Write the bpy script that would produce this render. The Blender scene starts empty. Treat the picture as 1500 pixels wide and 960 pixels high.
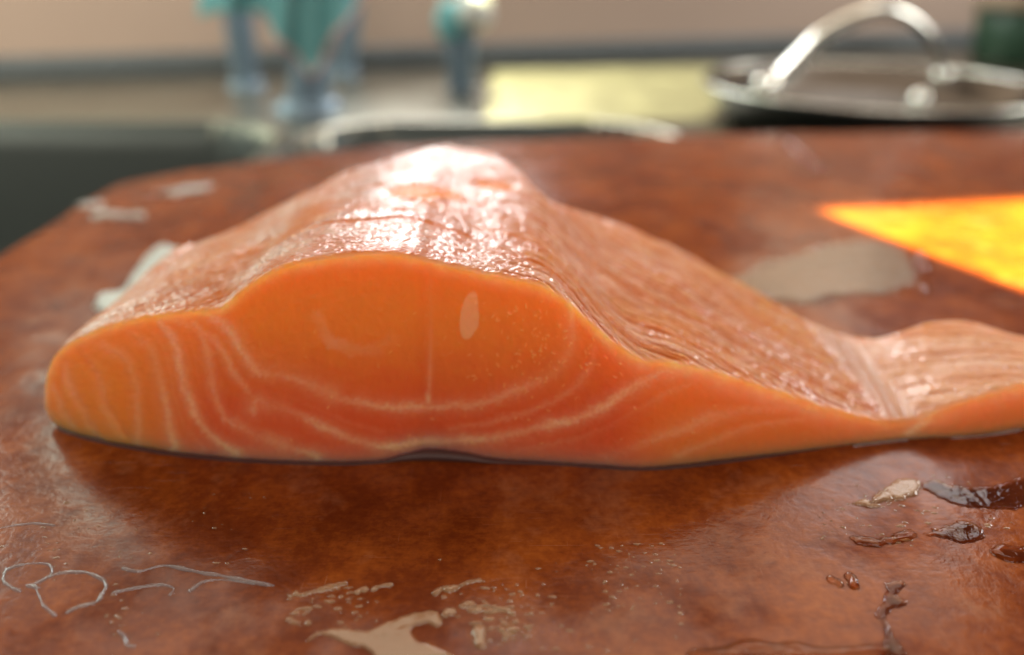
import bpy, bmesh, math, random
import numpy as np
from mathutils import Vector, Matrix, geometry
random.seed(3)
sc = bpy.context.scene
COL = sc.collection

# ------------------------------------------------------------------ camera, world, lamps, exposure
PITCH = math.radians(25.0)
CAM = np.array([0.0, -0.1415, 0.096])
FPX = 1177.0                                   # focal length in pixels of the 1500 px wide photograph
cd = bpy.data.cameras.new("camera"); cam = bpy.data.objects.new("camera", cd); COL.objects.link(cam)
cam.location = CAM; cam.rotation_euler = (math.pi/2 - PITCH, 0, 0)
cd.sensor_width = 36.0; cd.lens = 36.0*FPX/1500.0
cd.clip_start = 0.005; cd.clip_end = 50.0
cd.dof.use_dof = True; cd.dof.focus_distance = 0.145; cd.dof.aperture_fstop = 5.6
sc.camera = cam

W = bpy.data.worlds.new("World"); sc.world = W; W.use_nodes = True
bg = W.node_tree.nodes["Background"]
bg.inputs[0].default_value = (0.80, 0.78, 0.74, 1); bg.inputs[1].default_value = 0.13

def area(name, loc, target, sx, sy, power, color, spread=180):
    d = bpy.data.lights.new(name, 'AREA'); d.shape = 'RECTANGLE'; d.size = sx; d.size_y = sy
    d.energy = power; d.color = color; d.spread = math.radians(spread)
    o = bpy.data.objects.new(name, d); COL.objects.link(o); o.location = loc
    o.rotation_euler = (Vector(target)-Vector(loc)).to_track_quat('-Z', 'Y').to_euler()
    return o
area("window_light", (-0.11, 1.02, 0.58), (-0.02, 0.05, 0.04), 0.30, 0.54, 10.5, (0.97, 0.99, 1.0))
area("high_window_light", (0.0, 1.00, 1.18), (0.0, 0.0, 0.0), 1.9, 0.62, 11.0, (1.0, 0.80, 0.62))
area("side_window_light", (-1.05, 0.62, 0.55), (0, 0.08, 0.03), 0.7, 0.5, 8.0, (0.90, 1.0, 0.86))
area("left_slope_fill", (-0.60, 0.96, 0.58), (-0.05, 0.04, 0.03), 0.24, 0.24, 1.1, (0.86, 1.0, 0.82))  # fill lamp added to put a sheen on the fillet's left slope
area("right_low_window_light", (0.45, 1.02, 0.42), (0.05, 0.04, 0.02), 0.20, 0.26, 0.32, (1.0, 0.74, 0.50))
area("right_mid_window_light", (0.62, 1.0, 0.66), (0.06, 0.03, 0.02), 0.30, 0.22, 0.9, (1.0, 0.98, 0.96))
area("right_glint_fill", (1.15, 0.62, 0.50), (0.06, 0.03, 0.03), 0.36, 0.50, 10.0, (1.0, 0.98, 0.95))  # fill lamp added to catch glints on the right flank
area("room_light", (0.1, -1.3, 1.1), (0, 0.2, 0), 1.6, 1.2, 18.0, (1.0, 0.90, 0.78))

area("left_wall_fill", (-1.0, -0.15, 0.75), (-0.60, 0.80, 0.13), 0.5, 0.4, 1.5, (1.0, 0.93, 0.76), 50)  # extra fill lamp, added to brighten the left of the wall
sc.view_settings.view_transform = 'Standard'; sc.view_settings.look = 'None'
sc.view_settings.exposure = 0.0; sc.view_settings.gamma = 1.0
sc.cycles.use_denoising = True
sc.cycles.max_bounces = 10
sc.cycles.caustics_reflective = False; sc.cycles.caustics_refractive = False
sc.cycles.sample_clamp_indirect = 6.0

# ------------------------------------------------------------------ measuring helpers
cP, sP = math.cos(PITCH), math.sin(PITCH)
def ray(x, y):
    u = (x-750.0)/FPX; v = (y-480.0)/FPX
    return np.array([u, cP-v*sP, -sP-v*cP])
def on_z(x, y, z=0.0):
    r = ray(x, y); return CAM + r*((z-CAM[2])/r[2])
def on_y(x, y, Y):
    r = ray(x, y); return CAM + r*((Y-CAM[1])/r[1])

def _hash(ix, iy, seed):
    h = (ix.astype(np.int64)*374761393 + iy.astype(np.int64)*668265263 + seed*974634777) & 0xffffffff
    h = ((h ^ (h >> 13))*1274126177) & 0xffffffff
    return ((h ^ (h >> 16)) & 0xffff)/65535.0
def vnoise(x, y, seed=0):
    x = np.asarray(x, float); y = np.asarray(y, float)
    ix = np.floor(x); iy = np.floor(y); fx = x-ix; fy = y-iy
    fx = fx*fx*fx*(fx*(fx*6-15)+10); fy = fy*fy*fy*(fy*(fy*6-15)+10)
    a = _hash(ix, iy, seed); b = _hash(ix+1, iy, seed); c = _hash(ix, iy+1, seed); d = _hash(ix+1, iy+1, seed)
    return (a*(1-fx)+b*fx)*(1-fy) + (c*(1-fx)+d*fx)*fy - 0.5
def fbm(x, y, seed=0, octv=4):
    s = 0; a = 1.0
    for k in range(octv):
        s = s + a*vnoise(x, y, seed+k*17); x = x*2.03+3.1; y = y*2.03+1.7; a *= 0.5
    return s
def sstep(a, b, x):
    t = np.clip((x-a)/(b-a), 0, 1); return t*t*(3-2*t)
def spline(P, n):
    """Catmull-Rom through the points P, n samples evenly spaced along it."""
    P = np.asarray(P, float)
    Q = np.vstack([2*P[0]-P[1], P, 2*P[-1]-P[-2]]); out = []
    for i in range(1, len(Q)-2):
        t = np.linspace(0, 1, 24, endpoint=False)[:, None]
        p0, p1, p2, p3 = Q[i-1], Q[i], Q[i+1], Q[i+2]
        out.append(0.5*((2*p1)+(-p0+p2)*t+(2*p0-5*p1+4*p2-p3)*t*t+(-p0+3*p1-3*p2+p3)*t**3))
    out.append(P[-1:]); C = np.vstack(out)
    s = np.r_[0, np.cumsum(np.linalg.norm(np.diff(C, axis=0), axis=1))]
    q = np.linspace(0, s[-1], n)
    return np.stack([np.interp(q, s, C[:, k]) for k in range(C.shape[1])], 1)
def seg_dist(px, py, poly):
    d = np.full(np.shape(px), 1e9)
    for (ax, ay), (bx, by) in zip(poly[:-1], poly[1:]):
        dx, dy = bx-ax, by-ay; L = dx*dx+dy*dy+1e-12
        t = np.clip(((px-ax)*dx+(py-ay)*dy)/L, 0, 1)
        d = np.minimum(d, np.hypot(px-ax-t*dx, py-ay-t*dy))
    return d
def inside(px, py, poly):
    r = np.zeros(np.shape(px), bool); n = len(poly)
    for i in range(n):
        x1, y1 = poly[i]; x2, y2 = poly[(i+1) % n]
        if y1 == y2: continue
        c = ((y1 > py) != (y2 > py)) & (px < (x2-x1)*(py-y1)/(y2-y1)+x1)
        r ^= c
    return r

# ------------------------------------------------------------------ building helpers
def grid_faces(nu, nv, wrap_v=False):
    i = np.arange(nu-1)[:, None]; j = np.arange(nv if wrap_v else nv-1)[None, :]
    j2 = (j+1) % nv
    return np.stack([i*nv+j, (i+1)*nv+j, (i+1)*nv+j2, i*nv+j2], -1).reshape(-1, 4)
def np_mesh(name, V, F, smooth=True):
    me = bpy.data.meshes.new(name); V = np.asarray(V, np.float32); F = np.asarray(F, np.int32)
    me.vertices.add(len(V)); me.vertices.foreach_set("co", V.ravel())
    k = F.shape[1]
    me.loops.add(F.size); me.loops.foreach_set("vertex_index", F.ravel())
    me.polygons.add(len(F)); me.polygons.foreach_set("loop_start", np.arange(0, F.size, k, dtype=np.int32))
    me.polygons.foreach_set("use_smooth", np.full(len(F), smooth))
    me.update(calc_edges=True); me.validate(); return me
def link(name, me, mat, parent=None):
    o = bpy.data.objects.new(name, me); COL.objects.link(o)
    if mat: me.materials.append(mat)
    if parent: o.parent = parent
    return o
def tag(o, label=None, cat=None, group=None, kind=None):
    if label: o["label"] = label
    if cat: o["category"] = cat
    if group: o["group"] = group
    if kind: o["kind"] = kind
    return o
def thing(name, label, cat, loc=(0, 0, 0), group=None):
    o = bpy.data.objects.new(name, None); COL.objects.link(o); o.location = loc; o.empty_display_size = 0.01
    return tag(o, label, cat, group)
def local(o, parent):
    """keeps a child built in world coordinates where it is"""
    o.parent = parent; o.matrix_parent_inverse = Matrix.Translation(parent.location).inverted(); return o
def tube_mesh(name, pts, radii, n=16, flat=1.0, cap=True):
    pts = np.asarray(pts, float); radii = np.broadcast_to(radii, (len(pts),))
    T = np.gradient(pts, axis=0); T /= np.linalg.norm(T, axis=1)[:, None]
    up = np.array([0, 0, 1.0]) if abs(T[0][2]) < .9 else np.array([0, 1.0, 0])
    N = np.cross(up, T[0]); N /= np.linalg.norm(N); V = []
    for p, t, r in zip(pts, T, radii):
        N = N-t*np.dot(N, t); N /= np.linalg.norm(N); B = np.cross(t, N)
        a = np.linspace(0, 2*math.pi, n, endpoint=False)
        V.append(p+r*(np.cos(a)[:, None]*N+flat*np.sin(a)[:, None]*B))
    V = np.vstack(V); F = grid_faces(len(pts), n, True)
    m = len(V); V = np.vstack([V, pts[:1], pts[-1:]]); j = np.arange(n)
    c0 = np.stack([np.full(n, m), j, (j+1) % n, (j+1) % n], 1); b = (len(pts)-1)*n
    me = bpy.data.meshes.new(name)
    faces = [tuple(f) for f in F]+[(m, (k+1) % n, k) for k in range(n)]+[(m+1, b+k, b+(k+1) % n) for k in range(n)]
    me.from_pydata([tuple(v) for v in V], [], faces); me.shade_smooth(); return me
def lathe_mesh(name, prof, n=64, loc=(0, 0, 0), closed=False):
    a = np.linspace(0, 2*math.pi, n, endpoint=False); prof = np.asarray(prof, float)
    V = np.stack([np.outer(prof[:, 0], np.cos(a))+loc[0], np.outer(prof[:, 0], np.sin(a))+loc[1],
                  np.repeat(prof[:, 1:2], n, 1)+loc[2]], -1).reshape(-1, 3)
    me = bpy.data.meshes.new(name); me.from_pydata([tuple(v) for v in V], [], [tuple(f) for f in grid_faces(len(prof), n, True)])
    me.shade_smooth(); return me
def box_mesh(name, x0, x1, y0, y1, z0, z1, bevel=0.0, seg=3):
    bm = bmesh.new(); bmesh.ops.create_cube(bm, size=1)
    for v in bm.verts:
        v.co = ((x0+x1)/2+v.co.x*(x1-x0), (y0+y1)/2+v.co.y*(y1-y0), (z0+z1)/2+v.co.z*(z1-z0))
    if bevel: bmesh.ops.bevel(bm, geom=bm.edges[:], offset=bevel, segments=seg, affect='EDGES', profile=.5)
    me = bpy.data.meshes.new(name); bm.to_mesh(me); bm.free(); return me

# ------------------------------------------------------------------ materials
class NT:
    def __init__(s, name):
        s.m = bpy.data.materials.new(name); s.m.use_nodes = True; s.t = s.m.node_tree
        s.t.nodes.clear(); s.out = s.n('ShaderNodeOutputMaterial')
    def n(s, t, **kw):
        o = s.t.nodes.new(t)
        for k, v in kw.items(): setattr(o, k, v)
        return o
    def l(s, a, b): s.t.links.new(a, b)
    def noise(s, vec, scale, detail=4, rough=.55, dist=0):
        o = s.n('ShaderNodeTexNoise'); o.inputs['Scale'].default_value = scale; o.inputs['Detail'].default_value = detail
        o.inputs['Roughness'].default_value = rough; o.inputs['Distortion'].default_value = dist
        if vec is not None: s.l(vec, o.inputs['Vector'])
        return o.outputs['Fac']
    def mapping(s, vec, scale=(1, 1, 1), rot=(0, 0, 0)):
        o = s.n('ShaderNodeMapping'); o.inputs['Scale'].default_value = scale; o.inputs['Rotation'].default_value = rot
        s.l(vec, o.inputs['Vector']); return o.outputs[0]
    def ramp(s, fac, stops):
        o = s.n('ShaderNodeValToRGB'); e = o.color_ramp.elements
        while len(e) < len(stops): e.new(.5)
        for k, (p, c) in enumerate(stops):
            e[k].position = p; e[k].color = (c if hasattr(c, '__len__') else (c, c, c))+((1,) if hasattr(c, '__len__') else (1,)) if not hasattr(c, '__len__') else tuple(c)+(1,)
        s.l(fac, o.inputs[0]); return o.outputs[0]
    def math(s, op, a, b=None, c=None, clamp=False):
        o = s.n('ShaderNodeMath', operation=op, use_clamp=clamp)
        for k, v in enumerate((a, b, c)):
            if v is None: continue
            if isinstance(v, (int, float)): o.inputs[k].default_value = v
            else: s.l(v, o.inputs[k])
        return o.outputs[0]
    def mix(s, fac, a, b, blend='MIX'):
        o = s.n('ShaderNodeMix', data_type='RGBA', blend_type=blend)
        for k, v in ((0, fac), (6, a), (7, b)):
            if isinstance(v, (int, float)): o.inputs[k].default_value = v
            elif isinstance(v, tuple): o.inputs[k].default_value = v+(1,) if len(v) == 3 else v
            else: s.l(v, o.inputs[k])
        return o.outputs[2]
    def bump(s, h, strength, dist, prev=None):
        o = s.n('ShaderNodeBump'); o.inputs['Strength'].default_value = strength; o.inputs['Distance'].default_value = dist
        s.l(h, o.inputs['Height'])
        if prev is not None: s.l(prev, o.inputs['Normal'])
        return o.outputs[0]
    def bsdf(s, **kw):
        o = s.n('ShaderNodeBsdfPrincipled'); s.l(o.outputs[0], s.out.inputs[0])
        for k, v in kw.items():
            i = o.inputs[k.replace('_', ' ')]
            if isinstance(v, tuple): i.default_value = v+(1,) if len(v) == 3 and i.type == 'RGBA' else v
            elif isinstance(v, (int, float)): i.default_value = v
            else: s.l(v, i)
        return o
    def obj(s): return s.n('ShaderNodeTexCoord').outputs['Object']
    def geo(s): return s.n('ShaderNodeNewGeometry').outputs['Position']
    def attr(s, name, out='Color'): return s.n('ShaderNodeAttribute', attribute_name=name).outputs[out]

def simple(name, base, rough, metal=0.0, var=0.12, scale=40, bump=0.0, bumpscale=200, **kw):
    t = NT(name); p = t.geo(); nz = t.noise(p, scale, 5)
    c = t.mix(t.math('MULTIPLY', nz, 1.0), tuple(x*(1-var) for x in base), tuple(min(1, x*(1+var)) for x in base))
    r = t.math('ADD', t.math('MULTIPLY', t.noise(p, scale*2.3, 4), .16), rough-.08)
    b = t.bsdf(Base_Color=c, Roughness=r, Metallic=metal, **kw)
    if bump: t.l(t.bump(t.noise(p, bumpscale, 5), bump, .001), b.inputs['Normal'])
    return t.m

def mat_board():
    t = NT("wet_brown_wood"); p = t.geo()
    warp = t.n('ShaderNodeVectorMath', operation='ADD')
    sc_ = t.n('ShaderNodeVectorMath', operation='SCALE'); sc_.inputs[3].default_value = .006
    nn = t.n('ShaderNodeTexNoise'); nn.inputs['Scale'].default_value = 90; t.l(p, nn.inputs['Vector'])
    t.l(nn.outputs['Color'], sc_.inputs[0]); t.l(p, warp.inputs[0]); t.l(sc_.outputs[0], warp.inputs[1]); q = warp.outputs[0]
    big = t.noise(q, 26, 3, .5); mid = t.noise(q, 105, 5, .6); fine = t.noise(p, 520, 4, .6)
    grain = t.noise(t.mapping(p, (240, 1400, 240), (0, 0, math.radians(-38))), 1.0, 4, .6)
    f = t.math('ADD', t.math('MULTIPLY', big, .42), t.math('MULTIPLY', mid, .40))
    f = t.math('ADD', f, t.math('MULTIPLY', fine, .36)); f = t.math('ADD', t.math('ADD', t.math('ADD', f, -.16), t.math('MULTIPLY', t.noise(p, 1900, 3, .6), .10)), t.math('MULTIPLY', grain, .12))
    c = t.ramp(f, [(.33, (.082, .0130, .0030)), (.49, (.138, .0250, .0042)), (.61, (.210, .0450, .006)), (.76, (.300, .0740, .009))])
    # pale dried fat film
    film = t.ramp(t.math('ADD', t.noise(q, 62, 5, .62), t.math('MULTIPLY', fine, .12)), [(.62, 0.), (.74, 1.)])
    c = t.mix(t.math('MULTIPLY', film, .22), c, (.33, .15, .075))
    wet = t.ramp(t.math('ADD', t.noise(q, 48, 4, .55), t.math('MULTIPLY', mid, .25)), [(.50, 0.), (.66, 1.)])
    r = t.math('ADD', t.math('MULTIPLY', wet, -.10), .20)
    r = t.math('ADD', r, t.math('MULTIPLY', fine, .10))
    # fine knife scratches
    s1 = t.noise(t.mapping(p, (60, 5200, 60), (0, 0, math.radians(-52))), 1.0, 2, .5)
    s2 = t.noise(t.mapping(p, (5200, 80, 60), (0, 0, math.radians(20))), 1.0, 2, .5)
    scr = t.math('MAXIMUM', t.math('GREATER_THAN', s1, .71), t.math('GREATER_THAN', s2, .73))
    c = t.mix(t.math('MULTIPLY', t.math('MULTIPLY', scr, t.ramp(big, [(.42, 0.), (.56, 1.)])), .55), c, (.36, .17, .085))
    h = t.math('ADD', t.math('MULTIPLY', mid, .9), t.math('MULTIPLY', fine, .28)); h = t.math('ADD', h, t.math('MULTIPLY', grain, .08))
    h = t.math('ADD', h, t.math('MULTIPLY', scr, -.25))
    b = t.bsdf(Base_Color=c, Roughness=r, IOR=1.35)
    t.l(t.bump(h, .40, .0005), b.inputs['Normal'])
    t.l(t.math('ADD', t.math('MULTIPLY', wet, .30), .14), b.inputs['Specular IOR Level'])
    b.inputs['Coat Weight'].default_value = .0
    return t.m

def mat_water(name="clear_water", tint=(1, 1, 1), rough=.03, body=None, bodyfac=0.0, ior=1.5):
    t = NT(name); p = t.geo()
    fr = t.n('ShaderNodeFresnel'); fr.inputs[0].default_value = ior
    nrm = t.bump(t.noise(p, 420, 3, .5), .25, .0004); t.l(nrm, fr.inputs['Normal'])
    tr = t.n('ShaderNodeBsdfTransparent'); tr.inputs[0].default_value = tint+(1,)
    gl = t.n('ShaderNodeBsdfGlossy'); gl.inputs['Roughness'].default_value = rough; t.l(nrm, gl.inputs['Normal'])
    src = tr.outputs[0]
    if body:
        df = t.n('ShaderNodeBsdfDiffuse'); df.inputs[0].default_value = body+(1,)
        m0 = t.n('ShaderNodeMixShader'); m0.inputs[0].default_value = bodyfac
        t.l(src, m0.inputs[1]); t.l(df.outputs[0], m0.inputs[2]); src = m0.outputs[0]
    m = t.n('ShaderNodeMixShader'); t.l(fr.outputs[0], m.inputs[0]); t.l(src, m.inputs[1]); t.l(gl.outputs[0], m.inputs[2])
    t.l(m.outputs[0], t.out.inputs[0]); return t.m

def mat_flesh():
    t = NT("raw_salmon_flesh"); p = t.geo()
    col = t.attr("flesh_color"); top = t.attr("top_side", 'Fac'); fat = t.attr("fat", 'Fac')
    fine = t.noise(p, 900, 4, .6); cells = t.noise(p, 2600, 2, .5)
    c = t.mix(t.math('MULTIPLY', fine, .35), col, t.mix(1.0, col, (1.12, .86, .74), 'MULTIPLY'))
    # skin of the top is wrinkled: short fibres across the slope, under a film of moisture
    gloss = t.attr("gloss", 'Fac')
    fib = t.noise(t.attr("fibre", 'Vector'), 1.0, 1.2, .5)
    fib2 = t.noise(t.mapping(t.attr("fibre", 'Vector'), (.42, .36, 1)), 1.0, 1, .5)
    htop = t.math('ADD', fib, t.math('MULTIPLY', fib2, 1.3))
    hface = t.math('ADD', t.math('MULTIPLY', fine, .07), t.math('MULTIPLY', cells, .04))
    mh = t.n('ShaderNodeMix', data_type='FLOAT'); t.l(top, mh.inputs[0]); t.l(hface, mh.inputs[2]); t.l(htop, mh.inputs[3])
    r = t.math('ADD', t.math('MULTIPLY', top, .02), .36); r = t.math('ADD', r, t.math('MULTIPLY', fine, .06))
    b = t.bsdf(Base_Color=c, Roughness=r, IOR=1.42)
    t.l(t.bump(mh.outputs[0], 1.0, .00030), b.inputs['Normal'])
    t.l(t.math('ADD', t.math('MULTIPLY', top, -.42), t.math('ADD', t.math('MULTIPLY', gloss, .42), .45)), b.inputs['Specular IOR Level'])
    b.subsurface_method = 'RANDOM_WALK'
    t.l(t.math('ADD', t.math('MULTIPLY', top, -.55), 1.0), b.inputs['Subsurface Weight'])
    b.inputs['Subsurface Radius'].default_value = (1.0, .58, .20)
    b.inputs['Subsurface Scale'].default_value = .015
    b.inputs['Subsurface Anisotropy'].default_value = .3
    t.l(t.math('ADD', t.math('MULTIPLY', gloss, .95), .06), b.inputs['Coat Weight']); b.inputs['Coat Roughness'].default_value = .075; b.inputs['Coat IOR'].default_value = 1.5
    t.l(t.bump(mh.outputs[0], 1.0, .00062), b.inputs['Coat Normal'])
    return t.m

M_board = mat_board(); M_water = mat_water(tint=(1, .84, .68), ior=1.34); M_flesh = mat_flesh()
M_cream = mat_water("cream_reflection_water", (.95, .9, .85), .10, (.76, .44, .24), .33)  # cream body stands for the window reflected in the water
M_wall = simple("brown_splashback", (.47, .35, .275), .6, var=.10, scale=4, bump=.2, bumpscale=60)
M_seal = simple("dark_sealant", (.105, .122, .128), .5)
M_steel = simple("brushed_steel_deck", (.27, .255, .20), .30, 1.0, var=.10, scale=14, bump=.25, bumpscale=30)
M_basin = simple("shaded_steel_basin", (.085, .097, .091), .5, .5, var=.1, scale=10)  # same steel as the deck, with the basins' shade put into its colour
M_chrome = simple("polished_steel", (.74, .74, .66), .22, .9, var=.06, scale=20)
M_bluesteel = simple("blue_grey_metal", (.17, .24, .30), .42, .3, var=.15, scale=30)
M_panout = simple("black_enamel", (.012, .016, .016), .45, var=.2)
M_pan = simple("worn_pan_steel", (.050, .043, .036), .18, 1.0, var=.3, scale=26, bump=.2, bumpscale=45)
M_teal = simple("teal_cotton", (.17, .44, .45), .85, var=.18, scale=60, bump=.5, bumpscale=900)
M_hem = simple("pale_pink_hem", (.60, .46, .44), .85, var=.1)
M_skin = simple("dark_fish_skin", (.060, .022, .018), .6, var=.3, scale=300)
M_green = simple("dark_green_plastic", (.018, .055, .030), .45, var=.2)
M_tan = simple("tan_cardboard", (.33, .25, .17), .8, var=.12)
M_pearl = simple("pearl_white_plastic", (.62, .64, .58), .3, var=.08)
M_glintwater = mat_water("painted_glint_water", (.96, .96, .96), .06, (.86, .78, .76), .20)  # pale body paints the bright reflections along thin lines of water
M_tanglare = mat_water("tan_reflection_film", (.97, .95, .92), .22, (.80, .50, .30), .20)  # tan body paints the reflection lying on the far puddle
M_glare = mat_water("white_glare_film", (.95, .95, .95), .22, (.70, .72, .64), .55)  # white body paints window glare on the wet patches at the left

# ------------------------------------------------------------------ the setting
# splashback wall
A = on_z(0, 112, -.022); B = on_z(1030, 78, -.022); wd = (B-A)[:2]/np.linalg.norm((B-A)[:2]); wn = np.array([-wd[1], wd[0]])
wall_rot = math.atan2(wd[1], wd[0]); wo = A[:2]
me = box_mesh("wall", -1.2, 2.2, 0, .05, -.03, .175, .002)
w_ = link("wall", me, M_wall); w_.location = (wo[0], wo[1], 0); w_.rotation_euler.z = wall_rot; tag(w_, kind="structure")
me = box_mesh("sealant_strip", -1.2, 2.2, -.030, -.001, -.026, -.001, .006)
s_ = link("sealant_strip", me, M_seal); s_.location = w_.location; s_.rotation_euler = w_.rotation_euler; tag(s_, kind="structure")

# steel sink top: one sheet pressed into two basins
def rrect(px, py, x0, x1, y0, y1, r):
    cx, cy = (x0+x1)/2, (y0+y1)/2
    qx = np.abs(px-cx)-(x1-x0)/2+r; qy = np.abs(py-cy)-(y1-y0)/2+r
    return np.hypot(np.maximum(qx, 0), np.maximum(qy, 0))+np.minimum(np.maximum(qx, qy), 0)-r
gx = np.linspace(-1.3, 1.5, 701); gy = np.linspace(-.45, 1.25, 427)
X, Y = np.meshgrid(gx, gy, indexing='ij')
d1 = rrect(X, Y, -.95, -.168, -.02, .486, .075)
d2 = rrect(X, Y, -.150, .115, .06, .487, .07)
dm = np.minimum(d1, d2)
Zs = -.022-.15*sstep(.001, -.012, dm)+.0004*np.exp(-((dm-.006)/.008)**2)
V = np.stack([X, Y, Zs], -1).reshape(-1, 3)
F = grid_faces(len(gx), len(gy))
me = np_mesh("sink", V, F)
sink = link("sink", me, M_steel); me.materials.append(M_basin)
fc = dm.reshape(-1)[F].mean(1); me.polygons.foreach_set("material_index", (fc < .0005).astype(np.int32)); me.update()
tag(sink, "stainless steel sink top with two dark basins behind the brown board", "sink")

# cutting board
edge = [(-.128, -.30), (-.150, -.10), (-.166, .04), (-.181, .127), (-.1835, .197), (-.176, .229), (-.129, .2665), (-.071, .298), (.004, .316),
        (.12, .335), (.307, .345), (.42, .345), (.50, .32), (.54, .22), (.54, -.02), (.50, -.20), (.40, -.30), (.1, -.36)]
E_ = spline(edge+edge[:1], 320)[:-1]
jit = 1+.010*fbm(E_[:, 0]*60, E_[:, 1]*60, 5)
E_ = np.array([.15, .0])+(E_-np.array([.15, .0]))*jit[:, None]
bm = bmesh.new(); N = len(E_); rings = []
cen = E_.mean(0)
for off, z in ((.0035, 0.0), (.0012, -.0009), (0, -.0035), (0, -.0175), (.003, -.0205)):
    nrm = (E_-cen)/np.linalg.norm(E_-cen, axis=1)[:, None]
    rings.append([bm.verts.new((e[0], e[1], z)) for e in (E_-nrm*off)])
for a, b in zip(rings[:-1], rings[1:]):
    for k in range(N): bm.faces.new((a[k], b[k], b[(k+1) % N], a[(k+1) % N])).smooth = True
bm.faces.new(rings[0]); bm.faces.new(rings[-1][::-1])
bmesh.ops.recalc_face_normals(bm, faces=bm.faces[:])
me = bpy.data.meshes.new("cutting_board"); bm.to_mesh(me); bm.free()
board = link("cutting_board", me, M_board)
tag(board, "wet reddish brown wooden cutting board under the salmon", "cutting board")

# ------------------------------------------------------------------ sunbeam: a lamp with barn doors, falling on the board at the right
def sunbeam(planes, aim, sun, cone, energy, color):
    """planes: pairs of points on the lit surface; each pair is an edge of the patch of light"""
    ld = bpy.data.lights.new("sunbeam_light", 'SPOT'); ld.spot_size = math.radians(cone); ld.spot_blend = 0; ld.shadow_soft_size = .004
    ld.energy = energy; ld.color = color
    lo = bpy.data.objects.new("sunbeam_light", ld); COL.objects.link(lo); lo.location = sun
    q = (aim-sun).to_track_quat('-Z', 'Y'); lo.rotation_euler = q.to_euler(); Mi = q.to_matrix().transposed()
    ld.use_nodes = True; T = ld.node_tree; em = T.nodes['Emission']
    tc = T.nodes.new('ShaderNodeTexCoord'); out = None
    for p0, p1 in planes:                       # a barn door lets through directions with dot(n, dir) > 0
        n = (Vector(p0)-sun).cross(Vector(p1)-sun)
        if n.dot(aim-sun) < 0: n = -n
        v = T.nodes.new('ShaderNodeVectorMath'); v.operation = 'DOT_PRODUCT'; v.inputs[1].default_value = Mi @ n.normalized()
        T.links.new(tc.outputs['Normal'], v.inputs[0])
        m = T.nodes.new('ShaderNodeMath'); m.operation = 'MULTIPLY_ADD'; m.use_clamp = True
        m.inputs[1].default_value = 900.0; m.inputs[2].default_value = .5
        T.links.new(v.outputs['Value'], m.inputs[0])
        if out is None: out = m.outputs[0]
        else:
            k = T.nodes.new('ShaderNodeMath'); k.operation = 'MULTIPLY'; T.links.new(out, k.inputs[0]); T.links.new(m.outputs[0], k.inputs[1]); out = k.outputs[0]
    T.links.new(out, em.inputs['Strength'])
c0_, c1_, c2_ = on_z(1205, 309), on_z(1500, 296), on_z(1500, 425)
dS = Vector(c2_-c0_).normalized()
sunbeam([(c0_, c1_), (c0_, c2_)], Vector(c0_)+Vector(c1_-c0_)*.8+Vector(c2_-c0_)*.25, Vector(c0_)-dS*2.2+Vector((0, 0, 1.25)), 9.0, 15500, (.97, .84, .20))
q_ = [on_z(712, 176, -.022), on_z(1060, 176, -.022), on_z(1050, 97, -.022), on_z(722, 104, -.022)]
qa = sum((Vector(p) for p in q_), Vector())/4
sunbeam([(q_[k], q_[(k+1) % 4]) for k in range(4)], qa, qa-dS*1.2+Vector((0, 0, 2.2)), 14.0, 3000, (1, .98, .50))  # extra, steeper beam added for the bright yellow area of the steel

# ------------------------------------------------------------------ the salmon fillet
cols = [  # top edge of the cut face, its foot on the board, length of the piece behind it
 (66, 594, 67, 598, .050), (65, 575, 70, 606, .052), (68, 548, 75, 616, .055), (78, 522, 84, 624, .057), (95, 505, 97, 631, .059), (120, 491, 122, 638, .061),
 (160, 474, 160, 648, .063), (210, 462, 210, 656, .066), (260, 455, 260, 664, .072), (312, 450, 312, 669, .080), (330, 443, 330, 671, .081), (352, 425, 352, 673, .085),
 (385, 402, 385, 675, .090), (430, 384, 430, 677, .092), (500, 373, 500, 678, .095), (560, 369, 560, 676, .104),
 (600, 374, 600, 672, .110), (630, 381, 630, 668, .109), (680, 392, 680, 671, .109), (740, 404, 740, 675, .100), (800, 419, 800, 678, .076),
 (835, 442, 835, 680, .071), (880, 482, 880, 683, .083), (920, 512, 920, 686, .092), (950, 525, 950, 686, .094), (1000, 530, 1000, 682, .092),
 (1050, 543, 1050, 676, .086), (1100, 558, 1100, 670, .084), (1160, 577, 1160, 663, .076), (1220, 597, 1220, 655, .068), (1290, 613, 1290, 648, .055),
 (1340, 612, 1340, 643, .043), (1390, 594, 1390, 641, .036), (1440, 578, 1440, 637, .035), (1500, 560, 1500, 629, .034), (1580, 545, 1580, 614, .022),
 (1660, 556, 1660, 598, .016), (1720, 578, 1720, 584, .010)]
C_ = np.array(cols, float)
NU = 940
Cs = spline(C_ * np.array([1, 1, 1, 1, 3000.0]), NU); Cs[:, 4] /= 3000.0
y95 = on_z(97, 631)[1]
base = np.array([on_z(x, y) for x, y in Cs[:, 2:4]]); topp = np.zeros_like(base)
for i, (xt, yt, xb, yb, L) in enumerate(Cs):
    if xb < 97:
        Yb = y95+(97-xb)*.00010; base[i] = on_y(xb, yb, Yb)
    topp[i] = on_y(xt, yt, base[i][1]+.0012)
NF, NE, NT_, NB, NQ = 170, 10, 360, 34, 3
rE = .0011
xs_px = Cs[:, 0]
rows = []; info = []   # one (NU,3) array per row; info: (kind, parameter)
hgt = np.linalg.norm(topp-base, axis=1)
re = np.minimum(rE, hgt*.3)[:, None]
fdir = (topp-base)/np.maximum(hgt, 1e-6)[:, None]
bdir = np.array([0, 1.0, 0])
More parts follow.
